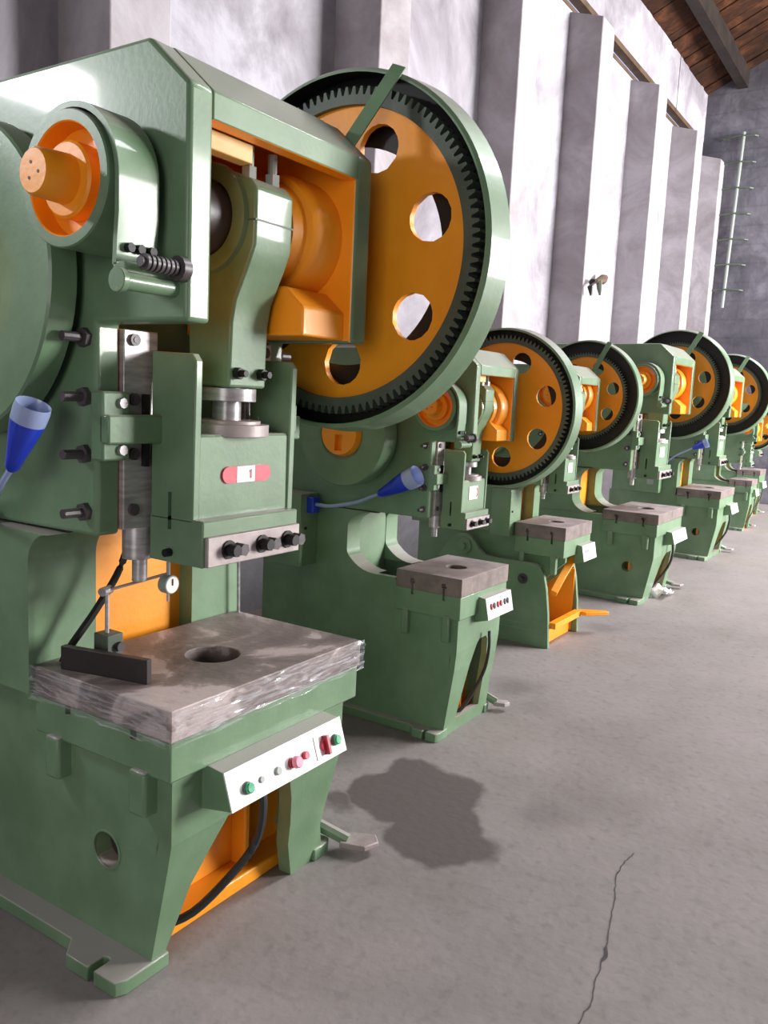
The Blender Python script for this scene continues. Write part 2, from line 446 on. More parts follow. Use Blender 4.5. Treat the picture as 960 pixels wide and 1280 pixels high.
# pole with rungs on the end wall
lad = tag(empty('wall_ladder', (XE - 0.06, 3.36, 3.4)), 'pale pole with short dark rungs fixed to the grey end wall', 'ladder')
obj('pole', cyl(BM(), (0, 0.04, 0), (0, -0.04, 2.95), 0.028, n=10), 'grey_button', lad)
for i in range(7):
    z = 0.30 + i * 0.43
    obj('rung', tube(BM(), [(0.06, 0.34, z - 0.02), (0.0, 0.30, z), (-0.02, 0.0, z + 0.015), (0.0, -0.22, z), (0.06, -0.26, z)], 0.016, 6), 'gear_grey', lad)
# small dark fixture on a pilaster
fx = tag(empty('wall_bracket', (9.84, YW, 2.99)), 'small dark fixture with two drooping arms on a pale pilaster', 'bracket')
obj('stem', tube(BM(), [(0.0, 0.02, 0.03), (0.05, -0.07, 0.05), (0.16, -0.10, 0.08), (0.30, -0.08, 0.12)], [0.025, 0.03, 0.06, 0.04], 8), 'brown_frame', fx)
obj('arm', tube(BM(), [(0.0, -0.06, 0.04), (-0.12, -0.08, 0.02), (-0.19, -0.08, -0.05), (-0.15, -0.08, -0.14)], [0.02, 0.035, 0.03, 0.008], 8), 'black', fx)
obj('arm', tube(BM(), [(0.08, -0.09, 0.06), (0.10, -0.09, -0.03), (0.14, -0.09, -0.10)], [0.04, 0.03, 0.012], 8), 'gear_grey', fx)

# ------------------------------------------------------------------ the presses
def fillet_throat(th, r_bot, r_top, z0, z1):
    """front edge of a column from the throat floor up to the head, with rounded corners (y,z)"""
    pts = []
    if r_bot > 0:
        for i in range(9):
            a = -PI / 2 + PI / 2 * i / 8
            pts.append((th - r_bot + r_bot * math.cos(a), z0 + r_bot + r_bot * math.sin(a)))
    else: pts.append((th, z0))
    for i in range(9):
        a = PI / 2 * i / 8
        pts.append((th - r_top + r_top * math.cos(a), z1 - r_top + r_top * math.sin(a)))
    return pts

def press(P, label):
    xc, yf = P['at']; sx, sy, sg = P['sx'], P['sy'], P['sg']
    tz, zc1 = P['tz'], P['zc1']; ku = (zc1 - tz) / (2.298 - 0.786); kl = tz / 0.786
    ytd = 0.56 * sy; yb = P.get('yb', 1.2)
    def FX(x): return x * sx
    def FY(y): return y * sy if y <= 0.56 else ytd + (y - 0.56) * (yb - ytd) / 0.64
    def FZ(z): return z * kl if z <= 0.786 else tz + (z - 0.786) * ku
    root = empty('power_press', (xc, yf, 0)); tag(root, label, 'press', 'green power presses in a row')
    def warp(bm):
        for v in bm.verts: v.co = Vector((FX(v.co.x), FY(v.co.y), FZ(v.co.z)))
        return bm
    def part(name, bm, mat='green', parent=None, bevel=0.006, raw=False, **k):
        if not raw: warp(bm)
        return obj(name, bm, mat, parent or root, bevel * min(1, sx + 0.15) if bevel else 0, **k)
    CY, CZ = FY(0.233), P.get('cz', FZ(2.062))           # crank axis
    def rnd(bm, cy=0.233, cz=2.062, s=None, ty=None, tzz=None):
        """round pieces: scale uniformly about the warped centre"""
        s = s or sg
        for v in bm.verts:
            v.co = Vector((FX(v.co.x), (CY if ty is None else ty) + (v.co.y - cy) * s, (CZ if tzz is None else tzz) + (v.co.z - cz) * s))
        return bm
    HL = 0.388                                             # half width of the lower body
    detail = P.get('detail', 1)
    th = P.get('th', 0.56); cradle = P.get('cradle', False)

    # --- lower body
    ztop = 0.70 if th <= 0.6 else 0.735
    for s in (-1, 1):
        if cradle:
            poly = [(0.02, 0.55), (0.02, 0.70), (0.56, 0.70), (0.56, ztop), (1.15, ztop), (1.15, 0.30), (0.85, 0.2), (0.55, 0.24)]
            part('base_side', prism(BM(), poly, 0, s * 0.27, s * 0.33))
        else:
            hole = P.get('hole')
            poly = [(0.15, 0.0), (0.07, 0.39), (0.07, 0.70), (0.56, 0.70), (0.57, ztop), (1.2, ztop), (1.2, 0.0)]
            if s < 0 and hole:
                kr = 0.052 * sg
                hp = [(0.275 + kr * math.cos(2 * PI * k / 28) / sy, 0.305 + kr * math.sin(2 * PI * k / 28) / kl) for k in range(28)]
                bs = part('base_side', prism_hole(BM(), poly, hp, s * 0.335, s * HL), bevel=0)
            else: bs = part('base_side', prism(BM(), poly, 0, s * 0.335, s * HL), bevel=0)
            if s < 0 and hole:
                # round lifting hole cut through the plate, with a raised rim
                hy, hz, hr = 0.275, 0.305, 0.052
                rim = lathe_x(BM(), hy, hz, [(-HL - 0.002, hr * 1.12), (-HL - 0.004, hr * 1.06), (-HL - 0.004, hr), (-HL + 0.004, hr), (-HL + 0.004, hr * 1.12)], 28)
                part('hole_rim', rnd(rim, hy, hz, sg, FY(hy), FZ(hz)), 'green', bs, 0, raw=True)
    if not cradle:
        # front plate: vertical above the knee, sloping back to the floor, with the arch opening between the legs
        al, ar = P.get('arch') or ([(-0.353, 0.0), (-0.31, 0.14), (-0.285, 0.23), (-0.225, 0.33), (-0.175, 0.40)], [(0.22, 0.0), (0.165, 0.14), (0.15, 0.23), (0.125, 0.33), (0.10, 0.40)])
        rout = [(HL, 0.0), (0.335, 0.13), (0.34, 0.25), (0.365, 0.46), (0.37, 0.70)]
        def xr(z):
            for (x0, z0), (x1, z1) in zip(rout, rout[1:]):
                if z <= z1: return x0 + (x1 - x0) * (z - z0) / (z1 - z0)
            return rout[-1][0]
        yfun = lambda z: 0.02 if z >= 0.39 else 0.02 + (0.39 - z) / 0.39 * 0.08
        bm = BM()
        def slab(a, b_, c, d):                               # four (x, z) corners, 50 mm thick
            A = [bm.verts.new((x, yfun(z), z)) for x, z in (a, b_, c, d)]; B = [bm.verts.new((x, yfun(z) + 0.05, z)) for x, z in (a, b_, c, d)]
            bm.faces.new(A); bm.faces.new(B[::-1])
            for i in range(4): bm.faces.new((A[i], B[i], B[(i + 1) % 4], A[(i + 1) % 4]))
        for (x0, z0), (x1, z1) in zip(al, al[1:]): slab((-HL, z0), (x0, z0), (x1, z1), (-HL, z1))
        for (x0, z0), (x1, z1) in zip(ar, ar[1:]): slab((x0, z0), (xr(z0), z0), (xr(z1), z1), (x1, z1))
        zt = al[-1][1]; slab((-HL, zt), (xr(zt), zt), (xr(0.46), 0.46), (-HL, 0.46)); slab((-HL, 0.46), (xr(0.46), 0.46), (0.37, 0.70), (-HL, 0.70))
        if al[0][1] > 0: slab((-HL, 0), (HL, 0), (xr(al[0][1]), al[0][1]), (-HL, al[0][1]))
        bmesh.ops.recalc_face_normals(bm, faces=bm.faces)
        fp = part('front_plate', bm, 'green', bevel=0)
        # inner orange web with a rib, and an orange sill bar
        iw = part('inner_web', box(BM(), -0.335, 0.335, 0.26, 0.28, 0.0, 0.70), 'orange', bevel=0)
        part('web_rib', box(BM(), 0.10, 0.125, 0.20, 0.262, 0.02, 0.66), 'orange', iw)
        part('sill_bar', box(BM(), -0.335, 0.335, 0.17, 0.262, 0.0, 0.05), 'orange')
        # foot flanges with an open bolt slot
        for s in (-1, 1):
            o_ = 0.506 if s < 0 else 0.43
            poly = [(s * 0.33, 0.085), (s * (o_ - 0.03), 0.085), (s * o_, 0.10), (s * o_, 0.185), (s * 0.45, 0.185), (s * 0.445, 0.197), (s * 0.45, 0.21), (s * o_, 0.21), (s * o_, 0.30),
                    (s * (o_ - 0.05), 0.345), (s * (o_ - 0.055), 1.22), (s * 0.33, 1.22)]
            if s > 0: poly = poly[::-1]
            bm = BM(); prism(bm, poly, 2, 0.0, 0.042)
            part('foot_flange', bm, 'green', bevel=0.004)
    # table block and bolster
    TH = 0.415 * P.get('tk', 1)
    TD = 0.555
    tb = part('table', box(BM(), -TH, TH, 0.0, TD, 0.588, 0.70), 'green')
    for (y0, y1) in ((0.075, 0.14), (0.43, 0.49)):
        part('table_lug', box(BM(), -TH - 0.018, -TH + 0.06, y0, y1, 0.475, 0.60), 'green', tb, 0.01)
    # bolster slab with a through hole
    zb0, zb1 = 0.70, 0.786
    bm = BM(); hx, hy, hr = -0.012, 0.25, 0.082; N = 40
    def on_rect(a):
        dx, dy = math.cos(a), math.sin(a); t = 9
        if dx > 1e-9: t = min(t, (TH + 0.004 - hx) / dx)
        if dx < -1e-9: t = min(t, (-TH - 0.004 - hx) / dx)
        if dy > 1e-9: t = min(t, (TD - hy) / dy)
        if dy < -1e-9: t = min(t, (-0.006 - hy) / dy)
        return hx + dx * t, hy + dy * t
    angs = sorted([2 * PI * i / N for i in range(N)] + [math.atan2(cy_ - hy, cx_ - hx) % (2 * PI) for cx_ in (-TH - 0.004, TH + 0.004) for cy_ in (-0.006, TD)])
    rr = []
    for a in angs:
        ox, oy = on_rect(a); ix, iy = hx + hr * math.cos(a), hy + hr * math.sin(a)
        rr.append([bm.verts.new(q) for q in ((ox, oy, zb1), (ix, iy, zb1), (ix, iy, zb0), (ox, oy, zb0))])
    for a, b_ in zip(rr, rr[1:] + rr[:1]):
        for j in range(4): bm.faces.new((a[j], b_[j], b_[(j + 1) % 4], a[(j + 1) % 4]))
    bmesh.ops.remove_doubles(bm, verts=bm.verts, dist=1e-5)
    bmesh.ops.recalc_face_normals(bm, faces=bm.faces)
    if P.get('wrap'):
        bl = part('bolster', bm, 'bolster_steel', bevel=0.003)
    else:
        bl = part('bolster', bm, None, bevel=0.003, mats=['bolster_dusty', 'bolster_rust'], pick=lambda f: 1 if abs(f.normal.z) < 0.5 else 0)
    for y in (0.13, 0.40):
        if not P.get('wrap'):
            cut(bl, warp(prism(BM(), [(y, 0.69), (y, 0.73), (y - 0.012, 0.73), (y - 0.012, 0.752), (y + 0.032, 0.752), (y + 0.032, 0.73), (y + 0.02, 0.73), (y + 0.02, 0.69)], 0, -TH - 0.03, -TH + 0.06)))
        cut(tb, warp(box(BM(), -TH - 0.03, -TH + 0.06, y - 0.004, y + 0.02, 0.672, 0.71)))
    if P.get('wrap'):
        # creased clear film around the front and left edge of the bolster
        for nm in ('front', 'left'):
            bm = BM(); nu, nv = (90, 12) if nm == 'front' else (56, 10); g = []
            for i in range(nu + 1):
                row = []
                for j in range(nv + 1):
                    u, v = i / nu, j / nv
                    z = zb0 - 0.008 + v * (zb1 - zb0 + 0.010)
                    q = Vector((u * 3.0 + (0 if nm == 'front' else 9), v * 7.5 + u * 2.2, 0.7))
                    d = 0.010 + 0.016 * abs(noise.noise(q * 1.7)) + 0.006 * abs(noise.noise(q * 4.3))
                    z += 0.008 * noise.noise(Vector((u * 9, 3.3, v)))
                    row.append(bm.verts.new((-TH - 0.004 + u * (2 * TH + 0.01), -0.006 - d, z) if nm == 'front' else (-TH - 0.004 - d, -0.006 + u * (TD + 0.006), z)))
                g.append(row)
            for i in range(nu):
                for j in range(nv): bm.faces.new((g[i][j], g[i + 1][j], g[i + 1][j + 1], g[i][j + 1]))
            bmesh.ops.recalc_face_normals(bm, faces=bm.faces)
            wr = part('plastic_wrap', bm, 'plastic_film', bl, 0, smooth=180)
            wr['label'] = 'creased clear plastic film'

    # --- columns, head and crown
    zc = 1.175; rb = P.get('rb', 0)
    for s in (-1, 1):
        fr = fillet_throat(th, rb, P.get('rt', 0.09), 0.70 if not rb else ztop, zc)
        poly = fr + [(1.18, zc), (1.18, fr[0][1])]
        part('column', prism(BM(), poly, 0, s * 0.2, s * P.get('cw', 0.40)), 'green', mats=['green', 'green'],
             pick=lambda f: 1 if f.normal.y < -0.3 or f.normal.z > 0.5 else 0)
    wy = th + P.get('wd', 0.06)
    part('throat_web', box(BM(), -0.201, 0.201, wy, wy + 0.02, 0.69, 1.3), P.get('webm', 'orange'), bevel=0)
    cwid, hi = 0.38, 0.300
    for s in (-1, 1):
        zb_ = 1.752
        poly = [(0.0, zb_), (0.0, 2.298), (0.138, 2.418), (1.02, 2.41), (1.16, 2.28), (1.16, zc), (0.332, zc + 0.008), (0.332, zb_)]
        part('head_side', prism(BM(), poly, 0, s * hi, s * cwid), None, mats=['green', 'orange', 'green'],
             pick=(lambda f, s=s: 1 if f.normal.x * s < -0.5 else (2 if f.normal.y < -0.3 else 0)), bevel=0.012, seg=3)
    part('crown_top', prism(BM(), [(0.0, 2.232), (0.0, 2.2985), (0.138, 2.4185), (1.02, 2.4105), (1.02, 2.35), (0.16, 2.355), (0.05, 2.26), (0.05, 2.232)], 0, -hi - 0.004, hi + 0.004), None,
         mats=['green', 'orange'], pick=lambda f: 1 if f.normal.z < -0.3 or f.normal.y > 0.3 else 0, bevel=0.004)
    part('crown_back', box(BM(), -hi, hi, 0.60, 0.64, 1.20, 2.36), 'orange', bevel=0)
    part('lintel_strip', box(BM(), -0.29, -0.10, 0.055, 0.10, 2.185, 2.232), 'cream', bevel=0.003)  # cream-coloured strip inside the lintel, upper left of the crown window
    part('head_web', box(BM(), -hi, hi, 0.52, 0.54, 1.19, 1.80), 'green', bevel=0)

    # --- crankshaft and bearings
    part('crankshaft', rnd(lathe_x(BM(), 0.233, 2.062, [(-0.31, 0), (-0.31, 0.108), (-0.20, 0.108), (-0.195, 0.10), (-0.075, 0.10), (-0.075, 0.11), (0.075, 0.11), (0.075, 0.085), (0.12, 0.085), (0.12, 0)], 36, False)), 'dark_steel', bevel=0, raw=True)
    part('main_bearing', rnd(lathe_x(BM(), 0.233, 2.062, [(0.115, 0.085), (0.115, 0.145), (0.165, 0.155), (0.17, 0.175), (0.19, 0.185), (0.306, 0.185), (0.306, 0.085)], 48)), 'orange', bevel=0, raw=True)
    part('bearing_shelf', prism(BM(), [(0.03, 1.758), (0.03, 1.84), (0.10, 1.90), (0.5, 1.90), (0.5, 1.758)], 0, 0.10, hi + 0.002), 'orange')
    part('left_bearing', rnd(lathe_x(BM(), 0.233, 2.062, [(-0.306, 0.09), (-0.306, 0.13), (-0.26, 0.13), (-0.26, 0.09)], 36)), 'green', bevel=0, raw=True)
    # oil pipe in the crown window
    part('oil_pipe', tube(BM(), [(-0.25, 0.10, 2.26), (-0.25, 0.10, 2.20), (-0.248, 0.11, 2.13)], 0.004, 6), 'dark_steel', bevel=0)
    # --- connecting rod
    RP = 0.15
    poly = []
    for i in range(15):
        a = math.radians(75 + 240 * i / 14) if False else math.radians(55 - 150 * i / 14)
        poly.append((0.233 + RP * math.cos(a), 2.062 + RP * math.sin(a)))
    body = [(0.06, 2.06), (0.06, 2.135), (0.085, 2.16), (0.24, 2.215)] + [(0.233 + RP * math.cos(math.radians(a)), 2.062 + RP * math.sin(math.radians(a))) for a in range(80, -61, -14)]
    lower = [(0.315, 1.86), (0.30, 1.60), (0.145, 1.60), (0.14, 1.78), (0.128, 1.84), (0.085, 1.93), (0.062, 1.985)]
    cr = part('connecting_rod', prism(BM(), body + lower, 0, -0.078, 0.078), None, mats=['green', 'green'],
              pick=lambda f: 1 if f.normal.y < -0.3 else 0, bevel=0.008)
    part('rod_ring', rnd(lathe_x(BM(), 0.233, 2.062, [(-0.076, 0.105), (-0.076, 0.150), (-0.094, 0.146), (-0.096, 0.138), (-0.096, 0.105)], 44)), 'green', cr, 0, raw=True)
    part('cap_joint', box(BM(), -0.0795, 0.0795, 0.0585, 0.09, 2.048, 2.053), 'gear_grey', cr, 0)
    for x in (-0.048, 0.048):
        bt = part('cap_bolt', cyl(cyl(BM(), (x, 0.115, 2.15), (x, 0.115, 2.195), 0.022, n=6), (x, 0.115, 2.19), (x, 0.115, 2.25), 0.013, n=10), 'grey_button', cr, 0)
    for x in (-0.05, 0.05):
        part('lock_bolt', cyl(cyl(BM(), (x, 0.15, 1.64), (x, 0.125, 1.64), 0.017, n=6), (x, 0.13, 1.64), (x, 0.105, 1.64), 0.010, n=8), 'black', cr, 0)
    # --- ball screw
    bs = part('adjusting_screw', cyl(cyl(BM(), (0, 0.225, 1.44), (0, 0.225, 1.61), 0.042, n=20), (0, 0.225, 1.56), (0, 0.225, 1.598), 0.085, n=28), 'steel', bevel=0.002)
    part('screw_nut', cyl(cyl(BM(), (0, 0.225, 1.46), (0, 0.225, 1.495), 0.125, n=32), (0, 0.225, 1.49), (0, 0.225, 1.505), 0.10, n=28), 'clamp_steel', bs, 0.002)
    # --- slide (ram)
    sl = part('slide', box(box(BM(), -0.20, 0.20, 0.145, 0.305, 1.225, 1.468), -0.175, 0.175, 0.30, 0.50, 1.225, 1.468), 'green', mats=['green', 'green'], pick=lambda f: 1 if f.normal.y < -0.5 else 0, bevel=0.008)
    for s in (-1, 1):
        ear = [(0.14, 1.225), (0.135, 1.665), (0.15, 1.685), (0.305, 1.69), (0.305, 1.225)]
        ck_ = part('slide_cheek', prism(BM(), ear, 0, s * 0.188, s * 0.214), None, sl, mats=['green', 'green'], pick=lambda f: 1 if f.normal.y < -0.3 else 0, bevel=0.004)
        if s < 0: cut(ck_, warp(box(BM(), -0.23, -0.18, 0.222, 0.236, 1.20, 1.305)))
    part('slide_back', box(BM(), -0.175, 0.175, 0.42, 0.45, 1.46, 1.66), 'green', sl, 0)
    sf_ = part('slide_foot', box(BM(), -0.214, 0.192, 0.10, 0.31, 1.105, 1.236), None, sl, mats=['green', 'green'], pick=lambda f: 1 if f.normal.y < -0.5 else 0, bevel=0.005)
    cp = part('clamp_plate', box(BM(), -0.205, 0.190, 0.088, 0.102, 1.107, 1.192), 'clamp_steel', sl, 0.003)
    for x in (-0.125, 0.015, 0.13):
        part('clamp_bolt', cyl(cyl(BM(), (x, 0.094, 1.15), (x, 0.052, 1.15), 0.017, n=12), (x, 0.094, 1.15), (x, 0.083, 1.15), 0.027, n=12), 'black', cp, 0)
        part('clamp_nut', cyl(BM(), (x + 0.038, 0.09, 1.148), (x + 0.038, 0.06, 1.148), 0.019, n=6), 'dark_steel', cp, 0)
    cut(sf_, warp(box(BM(), -0.23, -0.18, 0.222, 0.236, 1.20, 1.26)))
    cut(sl, warp(box(BM(), -0.23, -0.17, 0.222, 0.236, 1.19, 1.305)))
    part('side_bolt', cyl(BM(), (-0.205, 0.225, 1.135), (-0.235, 0.225, 1.135), 0.012, n=8), 'black', sl, 0)
    part('guide_bracket', box(box(BM(), 0.205, 0.226, 0.16, 0.21, 1.43, 1.60), 0.205, 0.236, 0.15, 0.21, 1.47, 1.555), 'green', sl, 0.004)
    # sticker: red rounded ends with a white middle and one small mark
    if detail > 0:
        st = BM(); zz, hh = P.get('stz', 1.352), 0.024
        if P.get('sticker', 'red') == 'red':
            x0, x1 = -0.10, 0.105; cx = 0.003
            pl_ = [(x1 - hh + hh * math.cos(a), zz + hh * math.sin(a)) for a in [(-90 + 18 * i) * PI / 180 for i in range(11)]] + \
                  [(x0 + hh + hh * math.cos(a), zz + hh * math.sin(a)) for a in [(90 + 18 * i) * PI / 180 for i in range(11)]]
            so = part('sticker', prism(st, pl_, 1, 0.1395, 0.146), 'red', sl, 0)
            part('sticker_label', box(BM(), -0.042, 0.034, 0.1385, 0.14, zz - hh * 0.98, zz + hh * 0.98), 'white_panel', so, 0)
            part('sticker_mark', prism(BM(), [(0.012, zz - 0.013), (0.020, zz - 0.013), (0.020, zz + 0.013), (0.014, zz + 0.013), (0.007, zz + 0.007), (0.012, zz + 0.005)], 1, 0.138, 0.139), 'dark_red', so, 0)
        else:
            so = part('sticker', box(BM(), -0.09, 0.055, 0.1395, 0.146, 1.32, 1.42), 'white_panel', sl, 0)
            if P.get('sticker') == 'arc':
                arc = [(0.02 + 0.04 * math.cos(a), 1.37 + 0.04 * math.sin(a)) for a in [math.radians(-75 + 15 * i) for i in range(11)]]
                arc += [(0.02 + 0.028 * math.cos(a), 1.37 + 0.028 * math.sin(a)) for a in [math.radians(75 - 15 * i) for i in range(11)]]
                part('sticker_mark', prism(BM(), arc, 1, 0.1385, 0.1395), 'red', so, 0)
    # --- gibs with bolts, brackets
    for s in (-1, 1):
        gb = part('gib', box(BM(), s * 0.182, s * 0.300, 0.318, 0.42, 1.195, 1.742), 'steel', bevel=0.003)
        for z in (1.715, 1.555, 1.405, 1.25):
            part('gib_bolt', cyl(cyl(BM(), (s * 0.268, 0.322, z), (s * 0.268, 0.308, z), 0.017, n=12), (s * 0.268, 0.31, z), (s * 0.268, 0.306, z), 0.009, n=6), 'dark_steel', gb, 0)
        bk = part('gib_bracket', box(box(BM(), s * 0.396, s * 0.306, 0.285, 0.335, 1.392, 1.575), s * 0.396, s * 0.185, 0.262, 0.30, 1.437, 1.515), 'green', bevel=0.006)
        for z in (1.545, 1.42):
            part('bracket_bolt', cyl(BM(), (s * 0.335, 0.29, z), (s * 0.335, 0.275, z), 0.014, n=8), 'steel', bk, 0)
    part('knockout_bar', box(BM(), -0.24, -0.225, 0.300, 0.316, 1.37, 1.57), 'black', bevel=0)
    # studs through the left head side
    for z in (1.712, 1.557, 1.405, 1.248):
        part('head_stud', cyl(cyl(BM(), (-0.375, 0.372, z), (-0.455, 0.372, z), 0.013, n=10), (-0.379, 0.372, z), (-0.397, 0.372, z), 0.026, n=6), 'dark_steel', bevel=0)
        part('head_stud', cyl(cyl(BM(), (0.375, 0.372, z), (0.455, 0.372, z), 0.013, n=10), (0.379, 0.372, z), (0.397, 0.372, z), 0.026, n=6), 'dark_steel', bevel=0)
    # guide post below the left gib
    part('guide_post', cyl(cyl(BM(), (-0.215, 0.36, 1.205), (-0.215, 0.36, 1.10), 0.042, n=18), (-0.205, 0.36, 1.105), (-0.205, 0.36, 1.03), 0.022, n=14), 'steel', bevel=0.002)

    # --- bull gear and hoop guard on the right
    gx = P.get('gx', 0.50); gk = P.get('gk', 1.0)
    def R(prof, n=72, closed=True): return rnd(lathe_x(BM(), 0.233, 2.062, [(gx + x, r) for x, r in prof], n, closed))
    bm = BM(); web_x0, web_x1 = gx + 0.050, gx + 0.075; ro, ri, rh, hc = 0.482 * gk, 0.09, 0.077 * gk, 0.36 * gk
    nh = 7; a0 = math.radians(112)
    # web with round windows: sectors, each with its own ring of quads round the hole
    cy_, cz_ = 0.233, 2.062; SEG = 24
    for layer, x in ((0, web_x0), (1, web_x1)): pass
    def sector(k):
        ac = a0 + 2 * PI * k / nh; h = PI / nh
        cyh, czh = hc * math.cos(ac), hc * math.sin(ac)
        outer = []
        for i in range(9): a = ac - h + 2 * h * i / 8; outer.append((ro * math.cos(a), ro * math.sin(a)))
        for i in range(1, 4): t = i / 4; r_ = ro + (ri - ro) * t; outer.append((r_ * math.cos(ac + h), r_ * math.sin(ac + h)))
        for i in range(9): a = ac + h - 2 * h * i / 8; outer.append((ri * math.cos(a), ri * math.sin(a)))
        for i in range(1, 4): t = i / 4; r_ = ri + (ro - ri) * t; outer.append((r_ * math.cos(ac - h), r_ * math.sin(ac - h)))
        F = []; H = []
        for (py, pz) in outer:
            d = Vector((py - cyh, pz - czh)).normalized()
            qy, qz = cyh + d.x * rh, czh + d.y * rh
            F.append([bm.verts.new((x, cy_ + py, cz_ + pz)) for x in (web_x0, web_x1)])
            H.append([bm.verts.new((x, cy_ + qy, cz_ + qz)) for x in (web_x0, web_x1)])
        n = len(outer)
        for i in range(n):
            j = (i + 1) % n
            bm.faces.new((F[i][0], F[j][0], H[j][0], H[i][0])); bm.faces.new((F[i][1], H[i][1], H[j][1], F[j][1]))
            bm.faces.new((H[i][0], H[j][0], H[j][1], H[i][1]))
    for k in range(nh): sector(k)
    bmesh.ops.remove_doubles(bm, verts=bm.verts, dist=1e-5); bmesh.ops.recalc_face_normals(bm, faces=bm.faces)
    bg = part('bull_gear', rnd(bm), 'orange', bevel=0, raw=True)
    # toothed rim
    bm = BM(); NT = P.get('teeth', 112); rim = []
    rr0, rr1, rr2 = 0.480 * gk, 0.510 * gk, 0.536 * gk
    ring = []
    for i in range(NT):
        for f, r_ in ((0.0, rr1), (0.22, rr2), (0.50, rr2), (0.72, rr1)):
            a = 2 * PI * (i + f) / NT
            ring.append((math.cos(a) * r_, math.sin(a) * r_, math.cos(a) * rr0, math.sin(a) * rr0))
    vs = [[bm.verts.new((x, cy_ + q[k], cz_ + q[k + 1])) for (x, k) in ((gx + 0.03, 0), (gx + 0.092, 0), (gx + 0.092, 2), (gx + 0.03, 2))] for q in ring]
    for i in range(len(vs)):
        a, b_ = vs[i], vs[(i + 1) % len(vs)]
        for j in range(4): bm.faces.new((a[j], b_[j], b_[(j + 1) % 4], a[(j + 1) % 4]))
    bmesh.ops.recalc_face_normals(bm, faces=bm.faces)
    part('gear_teeth', rnd(bm), 'gear_grey', bg, 0, raw=True, smooth=20)
    part('gear_hub', R([(0.035, 0), (0.0, 0), (0.0, 0.085), (0.02, 0.10), (0.035, 0.115), (0.09, 0.115), (0.09, 0)], 40, False), 'orange', bg, 0, raw=True)
    part('gear_shaft', rnd(lathe_x(BM(), 0.233, 2.062, [(0.30, 0), (0.30, 0.085), (gx + 0.01, 0.085), (gx + 0.01, 0)], 32, False)), 'orange', bg, 0, raw=True)
    hw = P.get('hoop', 0.115)
    bm = R([(0.0, 0.570), (0.0, 0.576), (0.01, 0.586), (hw, 0.598), (hw, 0.590), (hw - 0.012, 0.586), (0.012, 0.570)], 96)
    bm.normal_update()
    def pick_hoop(f):
        c = f.calc_center_median(); rad = Vector((0, c.y - CY, c.z - CZ)).normalized()
        return 1 if f.normal.dot(rad) < -0.3 else 0
    gd = part('gear_guard', bm, None, None, 0, raw=True, mats=['green', 'black'], pick=pick_hoop)
    # dark liner plate behind the gear rim, closing the guard on the far side
    part('guard_liner', R([(hw - 0.012, 0.589), (hw - 0.012, 0.365 * gk), (hw - 0.004, 0.365 * gk), (hw - 0.004, 0.590)], 72), 'black', gd, 0, raw=True)
    if P.get('strap', True):
        g0 = Vector((gx + 0.002, CY - 0.228 * sg, CZ + 0.535 * sg)); 
        p0 = (FX(gx - 0.012), CY - 0.228 * sg, CZ + 0.540 * sg); p1 = (FX(0.375), FY(0.10), FZ(2.36))
        d = (Vector(p1) - Vector(p0)); u = d.normalized(); wv = Vector((0, -u.z, u.y)).normalized() * 0.026 * sg
        bm = BM(); t = 0.006
        A = [Vector(p0) - wv - u * 0.02, Vector(p0) + wv - u * 0.02, Vector(p1) + wv, Vector(p1) - wv]
        va = [bm.verts.new(q) for q in A]; vb = [bm.verts.new(q + Vector((t, 0, 0))) for q in A]
        bm.faces.new(va); bm.faces.new(vb[::-1])
        for i in range(4): bm.faces.new((va[i], vb[i], vb[(i + 1) % 4], va[(i + 1) % 4]))
        bmesh.ops.recalc_face_normals(bm, faces=bm.faces)
        part('guard_strap', bm, 'green', gd, 0.001, raw=True)
    part('guard_bracket', box(BM(), 0.375, gx + hw, 0.70, 0.76, 1.72, 1.80), 'green', gd)

    # --- brake drum and band on the left
    dm = part('brake_drum', rnd(lathe_x(BM(), 0.233, 2.062, [(-0.41, 0.10), (-0.41, 0.156), (-0.545, 0.156), (-0.549, 0.153), (-0.549, 0.130), (-0.546, 0.127), (-0.49, 0.122), (-0.488, 0.10)], 56)), None, bevel=0, raw=True, mats=['green', 'orange'], pick=lambda f: 1 if f.normal.dot(Vector((0, f.calc_center_median().y - CY, f.calc_center_median().z - CZ)).normalized()) < -0.6 else 0)
    part('drum_plate', rnd(lathe_x(BM(), 0.233, 2.062, [(-0.495, 0), (-0.500, 0.125), (-0.488, 0.125), (-0.488, 0)], 48, False)), 'orange', dm, 0, raw=True)
    part('shaft_collar', rnd(lathe_x(BM(), 0.233, 2.062, [(-0.49, 0.0), (-0.49, 0.088), (-0.540, 0.088), (-0.546, 0.082), (-0.546, 0)], 40, False)), 'orange', dm, 0, raw=True)
    en = part('shaft_end', rnd(lathe_x(BM(), 0.233, 2.062, [(-0.54, 0), (-0.54, 0.058), (-0.622, 0.054), (-0.630, 0.048), (-0.630, 0)], 36, False)), 'orange', dm, 0, raw=True)
    for a in (70, 190, 310):
        yy, zz = 0.233 + 0.020 * math.cos(math.radians(a)), 2.062 + 0.020 * math.sin(math.radians(a))
        part('centre_mark', rnd(cyl(BM(), (-0.629, yy, zz), (-0.631, yy, zz), 0.004, n=8)), 'black', en, 0, raw=True)
    for a in (35, 48):
        yy, zz = 0.233 - 0.112 * math.cos(math.radians(a)), 2.062 + 0.112 * math.sin(math.radians(a))
        part('drum_bolt', rnd(cyl(BM(), (-0.495, yy, zz), (-0.515, yy, zz), 0.013, n=8)), 'pink', dm, 0, raw=True)
    bm = BM(); pts = []
    for i in range(22):
        a = math.radians(20 + 160 * i / 21); pts.append((0.233 + 0.176 * math.cos(a), 2.062 + 0.176 * math.sin(a)))
    pts += [(0.057, 1.98), (0.062, 1.93), (0.066, 1.865)]
    inn = []
